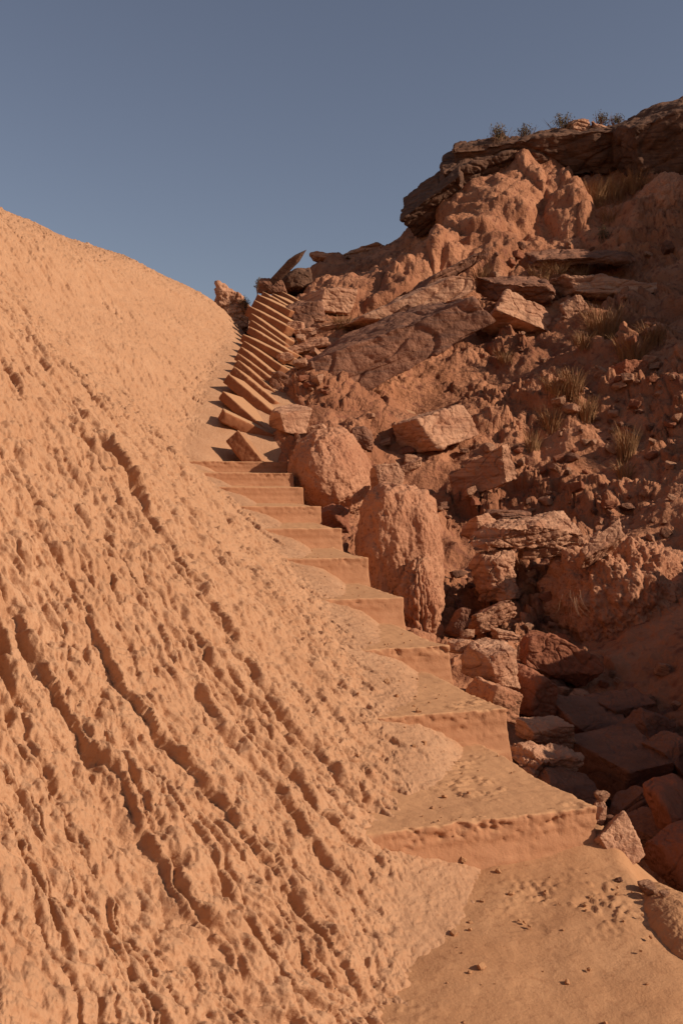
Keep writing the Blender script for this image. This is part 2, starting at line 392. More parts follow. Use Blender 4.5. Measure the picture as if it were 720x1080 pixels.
SG = {}
def build_slope():
    av = np.concatenate([np.linspace(-.17, .37, 640), np.linspace(.37, .55, 130)[1:], np.linspace(.55, 2.6, 100)[1:]])
    yv = np.concatenate([np.geomspace(.8, 3.0, 60, endpoint=False), np.geomspace(3.0, 31, 1080, endpoint=False), np.linspace(31, 60, 24)])
    # coarse evaluation of the smooth surface, then refine
    ac = np.concatenate([np.linspace(-.17, .37, 110), np.linspace(.37, 2.6, 60)[1:]])
    yc = np.concatenate([np.geomspace(.8, 31, 190, endpoint=False), np.linspace(31, 60, 12)])
    Xc, Yc = fan(ac, yc)
    Zc = slope_height(Xc, np.minimum(Yc, 32))
    tmp = np.stack([np.interp(av, ac, row) for row in Zc])
    Zs = np.stack([np.interp(yv, yc, tmp[:, j]) for j in range(len(av))], 1)
    X, Y = fan(av, yv); X = X.astype(np.float32); Y = Y.astype(np.float32); Z = Zs.astype(np.float32)
    px = 360 + F * X / Y; py = 540 - F * Z / Y
    far = sstep(13, 20, Y)
    d = np.zeros_like(X)
    # broad buttresses and hollows
    dome = sstep(17.5, 19.5, Y) * (1 - sstep(25, 26, Y)) * (1 - sstep(600, 700, px)) * sstep(415, 470, px)
    smooth = np.exp(-(((px - 450) / 60) ** 2 + ((py - 435) / 50) ** 2)) * sstep(12, 13, Y)     # bare red face in the hollow
    d += (.10 + .25 * far) * fbm(X * .55, Y * .55, Z * .55, 3, 101) * sstep(4, 8, Y) * sstep(330, 450, px)
    d *= 1 - .7 * sstep(25.2, 26, Y)
    d += (.08 + .10 * sstep(9, 11, Y) - .16 * sstep(25.2, 26, Y) + .10 * far * (1 - dome)) * (1 - .8 * smooth) * fbm(X * 1.6, Y * 1.6, Z * 1.6, 4, 103) * (.4 + .6 * sstep(330, 450, px))
    # beds of harder rock stepping out of the slope
    for k, (fr, amp) in enumerate(((.95, .32), (2.3, .15))):
        ph = Z * fr + .10 * X + .5 * fbm(X * .35, Y * .35, Z * .3, 3, 111 + k)
        sw = ph - np.floor(ph)
        on = sstep(-.1, .3, fbm(X * .4, Y * .4, Z * .6, 2, 121 + k))
        d += (1 - dome) * (1 - smooth) * amp * on * sstep(8, 12, Y) * (sstep(.0, .75, sw) * (1 - sstep(.88, .97, sw)) - .4)
    # domes of popcorn mud below the cap rock: tongues that run down to the left
    u = (X * .75 + Y * .66); v = (-X * .66 + Y * .75)
    wu, wv = u + .3 * perlin(u * .6, v * .6, 0, 131), v + .3 * perlin(u * .6, v * .6, 9, 132)
    b1 = np.sqrt(np.abs(perlin(wu * .33 + 4.3, wv * .62, 0, 133)) + .004)
    b2 = np.sqrt(np.abs(perlin(wu * .9, wv * 1.5 + Z * .3, 5, 134)) + .004)
    b3 = np.sqrt(np.abs(perlin(wu * 2.6, wv * 3.2 + Z, 8, 136)) + .004)
    f1, f2, rv = worley(u * 4.5 + Z, v * 4.5 + Z * 3, 135)
    for cx, cy, rx, ry, rot, H in ((576,184,34,20,0,.40), (522,226,60,32,-36,.62), (500,280,52,28,-16,.55), (432,300,64,17,-34,.45), (612,194,26,14,0,.25),
                                   (600,220,24,26,10,.40), (645,248,42,20,28,.35), (694,240,40,38,0,.40), (470,245,40,14,-45,.3)):
        c, sn = math.cos(math.radians(rot)), math.sin(math.radians(rot))
        jx = 9 * perlin(px * .03, py * .03, 0 * px, 171); jy = 9 * perlin(px * .03, py * .03, 0 * px + 5, 172)
        ax = ((px + jx - cx) * c + (py + jy - cy) * sn) / rx; ay = (-(px + jx - cx) * sn + (py + jy - cy) * c) / ry
        d += sstep(17, 19, Y) * H * np.sqrt(np.clip(1 - ax * ax - ay * ay, 0, 1))
    d += dome * (.20 * b1 + .09 * b2 + .08 * b3 - .25 + .06 * (1 - np.clip(f1 * 1.2, 0, 1) ** 2) + .045 * np.sqrt(np.abs(perlin(X * 9, Y * 9, Z * 9, 137)) + .004))
    # embedded broken stone
    tal = (1 - dome) * (1 - smooth) * (1 - .75 * sstep(690, 730, py) * (py > 0)) * (1 - .6 * sstep(520, 440, px) * sstep(360, 330, py)) * sstep(-.3, .25, fbm(X * .7, Y * .7, Z * .7, 2, 141))
    for sc, amp, sd in ((1.7, .16, 151), (4.5, .105, 152), (10, .055, 153)):
        f1, f2, rv = worley((X + .15 * perlin(X*2, Y*2, Z*2, sd)) * sc, (Y * .8 + Z * .6 + .15 * perlin(X*2, Y*2, Z*2, sd+4)) * sc, sd)
        d += amp * tal * (rv ** 2 * 1.4 * sstep(.0, .12, f2 - f1) - .25)
    d += .035 * (1 - .6 * smooth) * (1 - .6 * dome) * fbm(X * 4, Y * 4, Z * 4, 5, 161, .6)
    # calm under the stairs
    d *= sstep(-.13, -.07, X / Y) * .9 + .1
    P = displace(X, Y, Z, d)
    SG['P'] = P
    o = link('hillside', mesh_from(P.reshape(-1, 3), grid_quads(*X.shape), 'hillside'), M['cliff'])
    o['kind'] = 'structure'
    # where each photo pixel meets the slope (nearest point first)
    Pf = P[:1140, :640].reshape(-1, 3)
    SG['pts'] = Pf
    SG['px'] = 360 + F * Pf[:,0] / Pf[:,1]; SG['py'] = 540 - F * Pf[:,2] / Pf[:,1]

def on_slope(px, py, r=3.0):
    m = (np.abs(SG['px'] - px) < r) & (np.abs(SG['py'] - py) < r)
    if not m.any(): return on_slope(px, py, r * 2)
    c = SG['pts'][m]
    return c[np.argmin(c[:,1])]

def build_path():
    xs = np.linspace(-1.2, 1.5, 430); ys = np.linspace(-3, 3.9, 620)
    ys = np.concatenate([np.linspace(-3, 1.6, 60, endpoint=False), np.linspace(1.6, 3.75, 420)])
    X, Y = np.meshgrid(xs, ys)
    Z = np.interp(Y, [-3, 0, 1.5, 3.36, 4.5], [-1.62, -1.50, -1.345, -1.125, -1.10])
    edge = np.interp(Y, [-3, 1.5, 2.4, 2.9, 3.4, 3.8], [1.4, 1.15, 1.00, .93, .87, .84]) + .035 * fbm(Y * 3, Y * 0, 0 * Y, 3, 201)
    Z = Z - .9 * np.clip(X - edge, 0, None) ** 1.0 * sstep(0, .12, X - edge) - .012 * sstep(-.15, 0.02, X - edge)
    Z += .018 * fbm(X * 1.6, Y * 1.6, 0, 3, 203) + .006 * fbm(X * 7, Y * 7, 0, 4, 205)
    Z -= .03 * sstep(-.35, .6, X) * sstep(3.2, 2.7, Y) * 0
    # the trodden, broken crust in the middle and the rough foot of the hill
    cx, cy = .72, 3.0
    br = np.exp(-(((X - cx) / .22) ** 2 + ((Y - cy) / .17) ** 2))
    f1, f2, rv = worley(X * 52 + 2 * perlin(X*9, Y*9, 0, 7), Y * 44 + 2 * perlin(X*9, Y*9, 5, 7), 211)
    br = br * sstep(-.3, .3, fbm(X * 7, Y * 7, 0, 2, 217))
    Z += br * .013 * ((1 - np.clip(f1 * 1.4, 0, 1) ** 2) * (rv > .45) - .6 * sstep(.4, .9, br))
    sp = sstep(.15, .5, fbm(X * 2.5, Y * 2.5, 0, 2, 215))
    f1, f2, rv = worley(X * 45, Y * 45, 213)
    Z += sp * .004 * (1 - np.clip(f1 * 1.5, 0, 1) ** 2) * (rv > .6)
    Z += .04 * sstep(3.18, 3.42, Y + .36 * (X - .86))           # drift against the first riser
    P = np.stack([X, Y, Z], -1)
    o = link('path', mesh_from(P.reshape(-1, 3), grid_quads(*X.shape), 'path'), M['sand'])
    o['kind'] = 'structure'

# ------------------------------------------------------------------ stairs
def oriented(V, origin, ex, ey, ez):
    return origin + V[:, :1] * ex + V[:, 1:2] * ey + V[:, 2:3] * ez

def build_stairs():
    root = bpy.data.objects.new('staircase', None); COL.objects.link(root)
    root.location = at(630, 905, 3.36)
    tag(root, 'straight flight of ten broad dusty concrete steps half buried by the pale hill', 'staircase')
    inv = -Vector(root.location)
    for k, (px, py, d, pl) in enumerate(STEPS):
        c = at(px, py, d)
        yaw = math.radians((20, 20, 19, 18, 17, 17, 17, 16, 12, 9)[k])
        ex = np.array([math.cos(yaw), math.sin(yaw), 0]); ey = np.array([-math.sin(yaw), math.cos(yaw), 0]); ez = np.array([0,0,1.])
        L = 1.75; D = 1.25 if k < 8 else .8; H = .40
        V, Q = slab_shape(L, D, H, 300 + k, nx=(260, 230, 200)[k] if k < 3 else 150, r=.005, chip=(.045 if k in (0, 2) else .022), rough=.002)
        # silt banked on the tread towards the hill and towards the next riser
        top = sstep(-.03, -.001, V[:,2])
        V[:,2] += top * (.13 * np.clip((1.12 - V[:,0]) / .7, 0, 1) ** 1.7 * sstep(0, .35, V[:,1]) + .03 * sstep(.15, .85, V[:,1])) * sstep(.0, .12, V[:,1])
        fr = (V[:,1] < .03) * 1.0                                  # pits torn out of the face, most of them along the lip
        f1, f2, rv = worley(V[:,0] * 30 + 1.5 * perlin(V[:,0] * 8, V[:,2] * 8, 0 * V[:,0], 330 + k), -V[:,2] * 42, 340 + k)
        lip = np.exp(-(V[:,2] / .05) ** 2) * sstep(-.1, .3, perlin(V[:,0] * 2.2, V[:,2] * 0, 0 * V[:,0], 350 + k))
        g1, g2, gv = worley(V[:,0] * 75 + 9, -V[:,2] * 90, 345 + k)
        pit = (rv > .78 - (.4 if k in (0, 2, 4) else .2) * lip) * (1 - np.clip(f1 * (1.6 + 1.5 * rv), 0, 1) ** 2) + .4 * (gv > .6) * (1 - np.clip(g1 * 2, 0, 1) ** 2)
        V[:,1] += fr * pit * (.005 + .014 * lip) * (-V[:,2] < .13)
        V[:,1] += fr * .0015 * np.sin(V[:,2] * 150 + 2 * perlin(V[:,0] * 2, V[:,2] * 5, 0 * V[:,0], 3))   # board marks
        er = fbm(V[:,0] * 11, V[:,2] * 16, 0 * V[:,0] + k, 4, 380 + k, .6)
        V[:,1] += fr * (.045 if k in (0, 2) else .022) * np.clip(er + .1, 0, 1) * np.exp(-((V[:,2] + .015) / .04) ** 2) * sstep(-.3, .2, perlin(V[:,0] * 1.6, 0 * V[:,0], 0 * V[:,0], 384 + k))
        low = sstep(.085, .115, -V[:,2]) * (V[:,1] < .05)         # rough lower lift of the riser stands a little proud
        V[:,1] -= low * (.012 + .035 * sstep(.11, .22, -V[:,2]) + .006 * fbm(V[:,0]*9, V[:,2]*25, 0*V[:,0], 3, 320 + k))
        W = oriented(V - np.array([L, 0, 0]), c, ex, ey, ez)
        n4 = fbm(V[:,0]*16, V[:,1]*16, 0*V[:,0], 4, 360 + k, .6); V[:,2] += top * .0035 * n4
        n5 = perlin(V[:,0]*2.5, V[:,1]*3, 0*V[:,0], 370 + k); V[:,2] += top * .012 * n5 * sstep(.02, .2, V[:,1])
        f1, f2, rv = worley(V[:,0] * 26 + 2 * n4, V[:,1] * 26, 390 + k)
        V[:,2] += top * sstep(.05, .4, perlin(V[:,0] * 3.1, V[:,1] * 4, 0 * V[:,0], 393 + k)) * .009 * ((rv > .5) * (1 - np.clip(f1 * 1.6, 0, 1) ** 2) - .3)   # scuffed patches
        W = oriented(V - np.array([L, 0, 0]), c, ex, ey, ez)
        # the right end steps in and out a little between steps
        o = link('step', mesh_from(W - np.array(root.location), Q, 'step'), M['concrete'], root)
        if k == 0: o['label'] = 'lowest step with a crumbled front edge'
    SL = [  # top-front edge of each loose slab: left pixel, right pixel, depth
     (251,453,274,482,11.1), (237,434,294,461,11.7), (235,412,277,449,12.4), (241,394,284,430,12.9), (247,386,283,416,13.35), (251,379,287,410,13.8),
     (251,372,288,400,14.2), (254,365,288,392,14.6), (257,359,290,381,15.0), (256,352,292,370,15.5), (263,344,297,365,15.9),
     (265,337,295,358,16.3), (265,330,296,352,16.7), (262,322,296,340,17.1), (268,316,299,334,17.6), (271,310,300,324,18.1),
     (277,307,303,322,18.6), (287,309,312,322,19.1), (297,307,324,322,19.6)]
    names = [
     'short broken concrete step slab leaning behind the top tread of the broad flight',
     'lowest full-length tilted step slab, level with the square boulder',
     'tilted step slab with a wide sunlit tread and shadowed front, just above the square boulder',
     'thick reddish tilted step slab with a bright wedge of tread above it',
     'fifth tilted step slab up, first of the tightly stacked upper run',
     'sixth tilted step slab up the eroded upper flight', 'seventh tilted step slab up the eroded upper flight',
     'eighth tilted step slab up the eroded upper flight', 'ninth tilted step slab up the eroded upper flight',
     'step slab jutting furthest left at mid-height of the upper flight', 'eleventh tilted step slab up the eroded upper flight',
     'twelfth tilted step slab up the eroded upper flight', 'thirteenth tilted step slab up the eroded upper flight',
     'deep-faced step slab with a raised left end near the top of the flight', 'fifteenth tilted step slab up the eroded upper flight',
     'sixteenth tilted step slab, below the foot of the leaning plank of rock', 'third step slab from the top of the upper flight',
     'second step slab from the top, shifted right of those below', 'topmost step slab, furthest right under the dark knoll']
    for k, (x0, y0, x1, y1, d) in enumerate(SL):
        a = at(x0, y0, d); b = at(x1, y1, d + (.20 if k < 2 else -.34 if k < 8 else -.36))
        if k == 0: b = at(x1, y1, d - .25)
        ex = b - a; L = float(np.linalg.norm(ex)); ex /= L
        sight = (a + b) / np.linalg.norm(a + b); ey = sight - ex * (sight @ ex); ey /= np.linalg.norm(ey)
        ey = ey + (.10, .10, .26, .15)[min(k, 3)] * np.cross(ex, ey) if k < 4 else ey + (.07, .04, .09, .05, .07)[k % 5] * np.cross(ex, ey)
        ey /= np.linalg.norm(ey)
        ez = np.cross(ex, ey)
        ext = .16
        H = (.19, .14, .12, .14, .12, .12, .11, .12, .11, .12, .12, .11, .12, .18, .13, .13, .10, .10, .10)[k]
        V, Q = slab_shape(L + ext, .44 if k > 1 else .30, H, 400 + k, nx=56, r=.010, chip=(.03, .07, .045)[k % 3], rough=.006)
        W = oriented(V, a * 0, ex, ey, ez)
        o = link('step_slab', mesh_from(W, Q, 'step_slab'), M['slab'])
        o.location = a
        tag(o, names[k], 'step slab', 'tilted step slabs of the upper flight')

# ------------------------------------------------------------------ rocks
def rock(name, cat, label, px, py, d, w, h, dep, rot=(0,0,0), m='rock', seed=1, n=26, group=None, **kw):
    """centre pixel, depth, size in photo pixels across / up, depth in metres; rot = degrees (pitch, roll in the picture, yaw)"""
    c = at(px, py, d); k = d / F
    P, Q = rock_shape((w * k, dep, h * k), seed, int(n * (1.7 if n < 70 else 1.3)), **kw)
    R = Matrix.Rotation(math.radians(-rot[1]), 3, 'Y') @ Matrix.Rotation(math.radians(rot[0]), 3, 'X') @ Matrix.Rotation(math.radians(rot[2]), 3, 'Z')
    P = P @ np.array(R).T
    o = link(name, mesh_from(P, Q, name), M[m]); o.location = c
    return tag(o, label, cat, group)

def mound(label, px, py, d, w, h, dep, seed, m='mound', n=110, lump=.05, flat=0., rot=0, fb=.06, cr=.03):
    c = at(px, py, d); k = d / F
    V, Q = cube_grid(n)
    D = V / np.linalg.norm(V, axis=1, keepdims=True)
    pw = 2 + 3 * flat
    P = D / ((np.abs(D) ** pw).sum(1, keepdims=True)) ** (1 / pw)
    P = P * np.array([w * k, dep, h * k]) / 2
    N = vnormals(P, Q); sc = (w + h) * k / 2
    q = P
    f1, f2, rv = worley(np.arctan2(D[:,0], -D[:,1]) * 7, D[:,2] * 4 + .4 * perlin(D[:,0]*3, D[:,1]*3, D[:,2]*3, seed), seed)
    dd = lump * sc * (1 - np.clip(f1 * 1.2, 0, 1) ** 2) + fb * sc * fbm(q[:,0]/sc*2.2, q[:,1]/sc*2.2, q[:,2]/sc*1.5, 7, seed, .64) + cr * sc * (np.abs(perlin(q[:,0]/sc*9, q[:,1]/sc*9, q[:,2]/sc*6, seed+3)) - .2)
    P = P + N * dd[:, None]
    R = Matrix.Rotation(math.radians(-rot), 3, 'Y')
    P = P @ np.array(R).T
    o = link('mud_mound', mesh_from(P, Q, 'mud_mound'), M[m]); o.location = c
    return tag(o, label, 'mud mound')

def build_rocks():
    R = rock
    # --- mud bodies beside the stairs
    mound('smooth rounded mud hump beside the upper end of the broad flight', 350, 505, 10.6, 86, 104, 1.4, 501, lump=.004, rot=12)
    mound('tall domed mud pillar standing beside the sixth and seventh steps', 419, 592, 8.5, 84, 158, 1.0, 502, flat=.5, lump=.006)
    mound('knobbly low mud lump at the foot of the domed pillar', 441, 640, 7.9, 34, 90, .4, 503, lump=.10, n=60, fb=.12)
    mound('ribbed mud mound with dangling roots under the tilted grey slab', 648, 636, 8.8, 138, 128, 1.5, 504, lump=.04, n=150, flat=.1, fb=.13, cr=.05)
    # --- named boulders
    R('boulder','boulder','square pale boulder wedged beside the lowest tilted step slabs', 303,443,11.9, 44,34,.42, (8,-3,34), 'rock', 601, boxy=1, cuts=3, k=.1, rough=.035)
    R('boulder','boulder','small pale rock perched between the smooth hump and the domed pillar', 405,503,9.2, 34,26,.28, (0,10,20), 'rock', 602)
    R('boulder','boulder','large sunlit pale block jutting from the red slope above the leaning slab', 456,453,12.2, 74,46,.7, (5,22,34), 'rock', 603, n=44, boxy=1, cuts=4, k=.05, rough=.05, lumpy=.05)
    R('rock_slab','rock slab','broad dark diagonal rock slab lying right of the upper stair flight', 392,372,14.5, 245,50,2.4, (14,27,-4), 'dark', 604, n=120, boxy=1, cuts=2, k=.025, rough=.028, strata=.012)
    R('rock_slab','rock slab','second long tilted slab, lying above and behind the long diagonal slab', 436,322,16.6, 190,26,1.8, (10,25,4), 'rock', 637, n=90, boxy=1, cuts=2, k=.025, rough=.03, strata=.015)
    R('rock_slab','rock slab','narrow tilted slab higher on the slope, parallel to the long diagonal slab', 470,290,18.6, 130,18,1.4, (10,28,6), 'dark', 638, n=70, boxy=1, cuts=2, k=.025, rough=.03, strata=.015)
    R('rock_slab','rock slab','leaning flat slab with a bright right edge in the gully shade', 505,502,11.2, 20,48,1.0, (0,34,58), 'rock', 605, n=36, boxy=1, cuts=2, k=.03)
    R('rock_slab','rock slab','layered table-like slab lying across a pile of rocks', 553,562,8.7, 120,34,.5, (6,3,22), 'rock', 606, n=80, boxy=1, cuts=4, k=.03, rough=.07, strata=.03)
    R('rock','rock','rounded knob on the left end of the table-like slab', 507,557,8.8, 34,30,.3, (0,20,34), 'rock', 607)
    R('rock','rock','flat stone lying on top of the table-like slab', 532,543,9.1, 46,12,.3, (0,0,30), 'dark', 608, strata=.04)
    R('rock','rock','thin rounded stone wedged under the table-like slab', 570,580,8.8, 54,17,.4, (0,4,0), 'rock', 609)
    R('rock','rock','pitted upright rock carrying the left half of the table-like slab', 521,607,8.6, 52,54,.4, (0,18,36), 'rock', 610, n=50, rough=.08, lumpy=.1)
    R('rock_slab','rock slab','tilted smooth slab leaning on the ribbed mud mound', 630,578,8.2, 66,22,.35, (-25,38,16), 'rock', 611, n=32, boxy=1, cuts=3)
    R('rock','rock','wedge of layered stone below the upright pitted rock', 516,652,8.2, 50,26,.4, (0,26,10), 'rock', 612, strata=.05)
    R('rock','rock','narrow upright stone between the knobbly mud lump and the layered wedge', 483,655,7.9, 16,36,.2, (0,-22,10), 'dark', 613)
    R('rock','rock','flat layered stone just behind the mottled boulder', 532,672,7.7, 30,18,.3, (0,0,10), 'rock', 614, strata=.05)
    R('boulder','boulder','mottled pale boulder perched beside the third step', 516,699,6.3, 62,50,.36, (8,2,40), 'rock', 615, n=44, boxy=1, cuts=5, k=.05, rough=.06, lumpy=.04)
    R('boulder','boulder','sandy wedge under the mottled pale boulder', 522,738,6.0, 60,40,.4, (0,-30,20), 'mound', 616)
    R('rock','rock','small pale stone at the back corner of the third tread', 482,682,6.4, 22,16,.14, (0,0,20), 'rock', 617)
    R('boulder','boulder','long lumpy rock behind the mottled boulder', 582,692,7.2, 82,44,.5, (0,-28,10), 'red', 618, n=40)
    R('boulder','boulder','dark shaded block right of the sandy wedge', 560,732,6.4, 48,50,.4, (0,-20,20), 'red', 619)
    R('boulder','boulder','sunlit long block beside the second step, above the splintered slab', 575,771,5.5, 76,32,.26, (6,-14,30), 'rock', 620, n=44, boxy=1, cuts=4, k=.04, rough=.05, strata=.02)
    R('rock_slab','rock slab','splintered layered slab lying against the second tread', 578,800,5.05, 90,30,.24, (10,-15,28), 'rock', 621, n=56, boxy=1, cuts=4, k=.03, rough=.08, strata=.05)
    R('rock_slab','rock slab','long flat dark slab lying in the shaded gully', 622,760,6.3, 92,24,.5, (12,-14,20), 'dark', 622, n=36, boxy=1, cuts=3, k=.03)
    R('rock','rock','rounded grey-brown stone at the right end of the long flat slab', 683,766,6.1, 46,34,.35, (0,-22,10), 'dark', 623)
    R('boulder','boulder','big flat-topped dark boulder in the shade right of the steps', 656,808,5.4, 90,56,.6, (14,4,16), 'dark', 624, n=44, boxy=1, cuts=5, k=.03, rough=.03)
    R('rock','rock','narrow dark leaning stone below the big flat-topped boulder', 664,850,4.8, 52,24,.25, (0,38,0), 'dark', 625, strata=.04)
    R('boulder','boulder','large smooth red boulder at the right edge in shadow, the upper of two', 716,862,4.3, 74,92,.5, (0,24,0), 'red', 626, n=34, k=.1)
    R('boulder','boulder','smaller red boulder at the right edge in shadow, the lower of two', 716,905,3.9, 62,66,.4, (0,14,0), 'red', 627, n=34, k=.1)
    R('rock','rock','upright sunlit angular stone beside the foot of the lowest step', 649,890,3.36, 42,58,.12, (0,24,30), 'rock', 628, n=40, boxy=1, cuts=4, k=.03, rough=.05)
    R('rock','rock','small stone stuck to the right end of the lowest step', 631,858,3.42, 14,28,.08, (0,-4,0), 'rock', 629, n=18)
    mound('low pale sandy hump bordering the path at the bottom right edge', 712, 990, 2.95, 86, 84, .6, 505, m='sand', lump=0, rot=-38, fb=.035, cr=.008)
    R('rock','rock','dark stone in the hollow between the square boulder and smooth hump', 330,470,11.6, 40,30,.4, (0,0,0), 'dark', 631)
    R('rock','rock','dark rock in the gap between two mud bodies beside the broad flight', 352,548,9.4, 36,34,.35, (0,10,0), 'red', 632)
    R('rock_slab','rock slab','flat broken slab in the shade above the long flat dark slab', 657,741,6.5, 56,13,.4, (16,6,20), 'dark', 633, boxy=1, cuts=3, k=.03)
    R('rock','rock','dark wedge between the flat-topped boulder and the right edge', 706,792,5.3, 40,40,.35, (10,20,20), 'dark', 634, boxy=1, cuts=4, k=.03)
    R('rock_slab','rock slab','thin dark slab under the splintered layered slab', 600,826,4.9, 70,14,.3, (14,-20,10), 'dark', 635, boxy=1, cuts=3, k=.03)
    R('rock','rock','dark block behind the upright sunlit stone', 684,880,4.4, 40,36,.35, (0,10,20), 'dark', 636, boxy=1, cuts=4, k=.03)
    # --- jumble between the upper flight and the cliff
    R('boulder','boulder','pointed pale boulder at the head of the gully beside the topmost slabs', 350,320,18.6, 50,34,.8, (0,-8,16), 'rock', 641, boxy=1)
    R('boulder','boulder','dark overhung boulder right of the topmost step slabs', 322,334,18.0, 46,34,.7, (0,8,0), 'dark', 642)
    R('rock','rock','pale round stone beside the middle of the upper flight', 313,348,17.0, 20,18,.3, (0,0,0), 'rock', 643)
    R('rock','rock','pale broken stone below the pointed boulder', 325,353,16.8, 28,17,.4, (0,14,0), 'rock', 644)
    R('rock_slab','rock slab','flat ledge stone pointing left towards the middle step slabs', 318,369,16.0, 62,12,.6, (0,16,0), 'rock', 645, strata=.05)
    R('rock_slab','rock slab','flat ledge stone above the long diagonal slab, under a dry tuft', 352,349,16.8, 60,10,.6, (0,10,0), 'rock', 646, strata=.05)
    R('rock','rock','small pale chip beside the right end of the sixth step slab', 300,378,15.0, 20,12,.3, (0,20,0), 'rock', 647)
    R('boulder','boulder','dark rounded rock between the square boulder and diagonal slab', 300,408,13.8, 40,26,.5, (0,-10,0), 'dark', 648)
    R('rock','rock','pale angular stone right of the square boulder', 334,455,11.5, 24,16,.25, (0,20,0), 'rock', 649)
    R('rock','rock','grey stone wedged right of the smooth hump', 380,462,11.6, 34,24,.3, (0,-20,0), 'dark', 650)
    R('rock','rock','flat pale chip behind the perched rock', 425,496,10.0, 44,12,.25, (0,30,0), 'rock', 651)
    # --- top of the stairs
    R('rock_slab','rock slab','long dark plank of rock leaning up against the sky at the stair head', 299,286,20.0, 66,9,.22, (0,44,-14), 'grey', 661, n=26, boxy=1, cuts=1, k=.02, rough=.01)
    R('rock','rock','dark stone at the foot of the leaning plank of rock', 287,303,20.2, 32,16,.5, (0,-10,10), 'dark', 665)
    R('boulder','boulder','dark boulder propping the leaning plank of rock from the right', 312,298,20.6, 36,24,.7, (0,12,0), 'grey', 666)
    R('boulder','boulder','rough pale outcrop at the skyline left of the stair head', 246,336,21.3, 40,62,1.2, (0,0,0), 'rock', 662, n=36, rough=.1)
    R('rock_slab','rock slab','thin pale ledge on the crest of the dark knoll', 345,273,29.0, 40,11,1.0, (0,-3,0), 'rock', 663, strata=.06)
    R('rock_slab','rock slab','thicker pale ledge on the knoll crest, nearer the big cliff', 385,270,29.2, 56,15,1.2, (0,9,0), 'rock', 664, n=36, strata=.06)
    # --- cap rock
    R('rock_ledge','rock ledge','dark overhanging prow of cap rock at the left end of the cliff top', 461,214,25.0, 88,42,2.6, (22,36,-12), 'grey', 671, n=80, boxy=1, cuts=2, k=.02, rough=.04, strata=.022)
    R('rock_ledge','rock ledge','long dark layered cap rock crowning the sunlit mud domes', 568,160,26.0, 205,44,3.0, (24,6,0), 'grey', 672, n=100, boxy=1, cuts=3, k=.02, rough=.05, strata=.012)
    R('rock_ledge','rock ledge','low layered block filling between the prow and the long cap rock', 500,180,25.6, 100,46,2.6, (24,18,0), 'grey', 673, n=70, boxy=1, cuts=3, k=.02, rough=.045, strata=.022)
    R('rock','rock','small lit block standing on the right end of the long cap rock', 610,139,26.0, 34,20,.8, (0,-6,0), 'rock', 674, strata=.05)
    R('rock','rock','lit ledge end stepping down from the long cap rock towards the saddle', 640,145,26.0, 44,16,.9, (0,-18,0), 'rock', 675, strata=.05)
    R('rock_ledge','rock ledge','large dark rock shoulder rising out of the top right corner', 712,152,24.5, 130,100,3.2, (20,26,0), 'grey', 676, n=80, boxy=1, cuts=5, k=.04, rough=.045, strata=.012)
    # --- ledges on the right slope
    R('rock_ledge','rock ledge','horizontal lit ledge below the conical mud peak', 610,272,20.5, 130,12,1.2, (22,2,0), 'dark', 681, n=50, strata=.022, rough=.055, boxy=1)
    R('rock_ledge','rock ledge','long low ledge above the big straw tuft, bright at its right end', 645,308,18.5, 130,24,1.4, (0,-5,0), 'rock', 682, n=60, strata=.022, rough=.06, boxy=1)
    R('rock_ledge','rock ledge','dark overhung ledge above the pale triangular slab', 545,305,18.5, 90,24,1.4, (22,2,0), 'dark', 683, n=50, strata=.022, rough=.06, boxy=1)
    R('rock_slab','rock slab','pale triangular slab lying on the slope beside the big straw tuft', 548,338,17.0, 88,38,.9, (-20,-14,24), 'rock', 684, n=40, boxy=1, cuts=4, k=.05)
    R('rock','rock','upright pale stone left of the big straw tuft', 606,330,16.8, 28,32,.4, (0,30,0), 'rock', 685, boxy=1)
    R('boulder','boulder','red cubic block half buried amid the slope rubble', 662,395,13.6, 32,30,.4, (0,0,20), 'red', 686, boxy=1, cuts=3, k=.05)
    R('rock_ledge','rock ledge','huge dark shaded ledge at the right edge below the saddle', 690,318,19.0, 120,34,2.0, (24,-4,0), 'grey', 687, n=50, strata=.04, rough=.06, boxy=1)
    R('boulder','boulder','flat grey stone lying on rubble at the right edge', 695,420,13.0, 40,18,.4, (10,-20,0), 'grey', 688)
    mound('lit mud shoulder at the right edge beneath the dark saddle', 700, 222, 22.5, 60, 62, 1.6, 506, lump=.05, rot=-20)

    # --- loose rubble: a few shapes, many stones
    rg = np.random.RandomState(5)
    protos = []
    for i in range(9):
        P, Q = rock_shape((1, .8 + .3 * rg.rand(), .45 + .4 * rg.rand()), 800 + i, 12, boxy=i % 2, cuts=6, k=.05, rough=.06, strata=.04 * (i % 3 == 0))
        me = mesh_from(P, Q, 'loose_stone'); protos.append(me)
    mats = ['rock', 'dark', 'rock', 'red', 'rock']
    pm = []
    for i, me in enumerate(protos): me.materials.append(M[mats[i % 5]])
